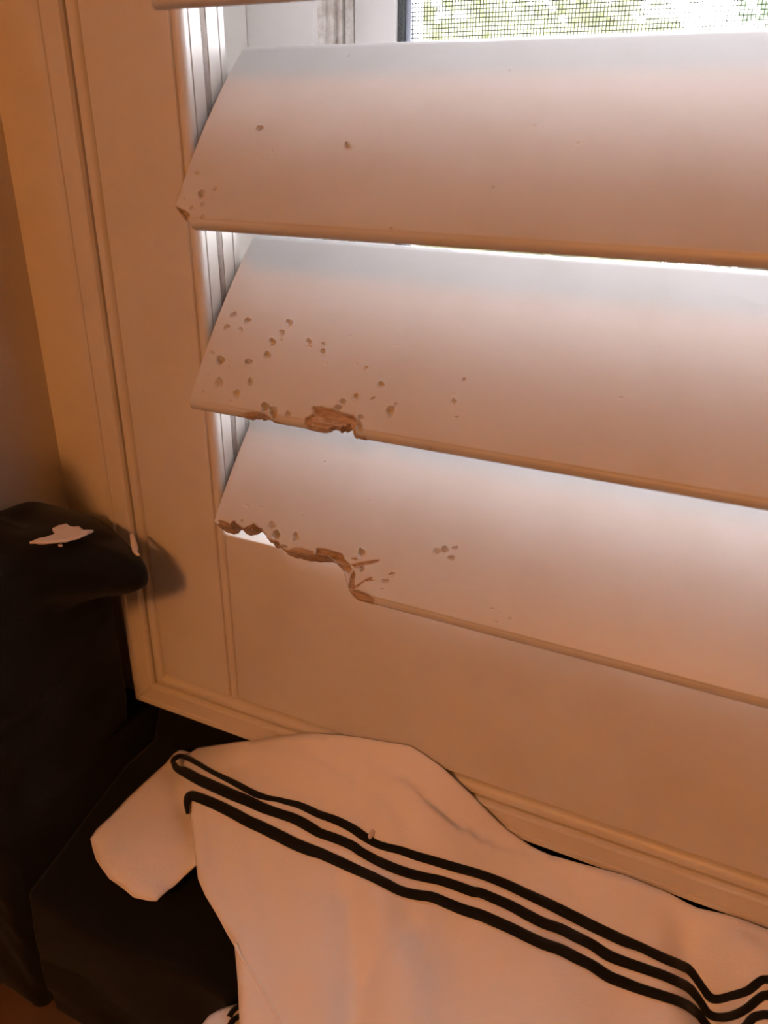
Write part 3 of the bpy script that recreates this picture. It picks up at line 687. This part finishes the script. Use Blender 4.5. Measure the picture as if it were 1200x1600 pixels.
c2 = chip([(203, 836), (208, 834), (212, 842), (216, 854), (215, 862), (219, 868), (213, 867), (207, 860), (204, 850)], -.186, 'wood_splinter', 'narrow upright pale splinter on the right shoulder of the black bag', .001, .0006)

# ------------------------------------------------------------------ garden outside
GZ = -1.6
gd = box('patio', (-14, .4, GZ-.1), (14, 22, GZ), M_LAWN); gd['kind'] = 'structure'
def leaf_mat(name, col):
    m, n, l, b = material(name); b.inputs['Base Color'].default_value = col+(1,); b.inputs['Roughness'].default_value = .6
    tr_ = n.new('ShaderNodeBsdfTranslucent'); tr_.inputs[0].default_value = tuple(min(1, c*1.4) for c in col)+(1,); mx_ = n.new('ShaderNodeMixShader'); mx_.inputs[0].default_value = .4
    l.new(b.outputs[0], mx_.inputs[1]); l.new(tr_.outputs[0], mx_.inputs[2]); l.new(mx_.outputs[0], n['Material Output'].inputs[0]); return m
LM = [leaf_mat('leaf_lime', (.20, .22, .12)), leaf_mat('leaf_green', (.10, .15, .08)), leaf_mat('leaf_pale', (.20, .23, .17))]
def bush(x, y, r, h, mi, label, trunk):
    root = empty('tree' if trunk else 'bush', (x, y, GZ)); tag(root, label, 'tree' if trunk else 'bush')
    rng = np.random.default_rng(int(x*31+y*17+500)); n = 2600
    u = rng.normal(size=(n, 3)); u /= np.linalg.norm(u, axis=1)[:, None]; rr = r*rng.random(n)**.4
    z0 = trunk+h/2 if trunk else h/2; c = u*rr[:, None]; c[:, 2] = c[:, 2]/r*h/2+z0
    c += .12*r*np.sin(c*7/r)
    t = rng.normal(size=(n, 3)); t /= np.linalg.norm(t, axis=1)[:, None]; b = np.cross(t, rng.normal(size=(n, 3))); b /= np.linalg.norm(b, axis=1)[:, None]
    s = .055*r; t *= s*1.5; b *= s*.7
    v = np.stack([c-t, c+b, c+t, c-b], 1).reshape(-1, 3); me = bpy.data.meshes.new('foliage'); me.from_pydata(v.tolist(), [], np.arange(4*n).reshape(-1, 4).tolist()); me.update()
    o = link('foliage', me, LM[mi], root)
    bm = bmesh.new(); bmesh.ops.create_cone(bm, cap_ends=True, segments=10, radius1=.07*r+.03, radius2=.03*r+.015, depth=z0)
    for q in bm.verts: q.co.z += z0/2; q.co.x += .05*math.sin(q.co.z*3)
    from_bm('trunk', bm, M_BARK, root, sm=True)
bush(-1.2, 4.2, .75, 1.5, 0, 'lime green bush blurred behind the left of the insect screen', 0)
bush(.35, 5.5, .8, 1.7, 2, 'pale grey-green bush behind the middle of the insect screen', 0)
bush(1.6, 4.6, .7, 1.2, 1, 'low darker green bush behind the right of the insect screen', 0)
bush(-2.6, 8.5, 1.7, 2.6, 0, 'lime green tree on the far left of the garden', 1.0)
bush(.2, 10.5, 1.5, 2.4, 1, 'dark green tree at the middle back of the garden', .9)
bush(3.6, 10.0, 1.7, 2.8, 2, 'pale green tree on the right of the garden', 1.0)

def crumb(name, P, r, label, mat, cat):
    bm = bmesh.new(); bmesh.ops.create_icosphere(bm, subdivisions=3, radius=1)
    for v in bm.verts:
        f = 1+.35*noise.noise(v.co*1.7+Vector(P)*40); v.co = Vector((v.co.x*r[0]*f, v.co.y*r[1]*f, v.co.z*r[2]*f))
    o = from_bm(name, bm, mat, None, sm=True, ang=60); o.location = P; return tag(o, label, cat)
P = base_hit((581, 1306), cloth); P[2] += .0013
crumb('lint', P, (.0012, .0030, .0012), 'white tuft of lint stuck on the topmost shirt stripe', M_CHIP, 'lint')
P = on_plane((975, 1371), (0, 1, 0), -.0012); crumb('paint_crumb', P, (.0026, .0012, .0011), 'small pale paint crumb stuck on the lower edge of the shutter frame', M_CHIP, 'crumb')
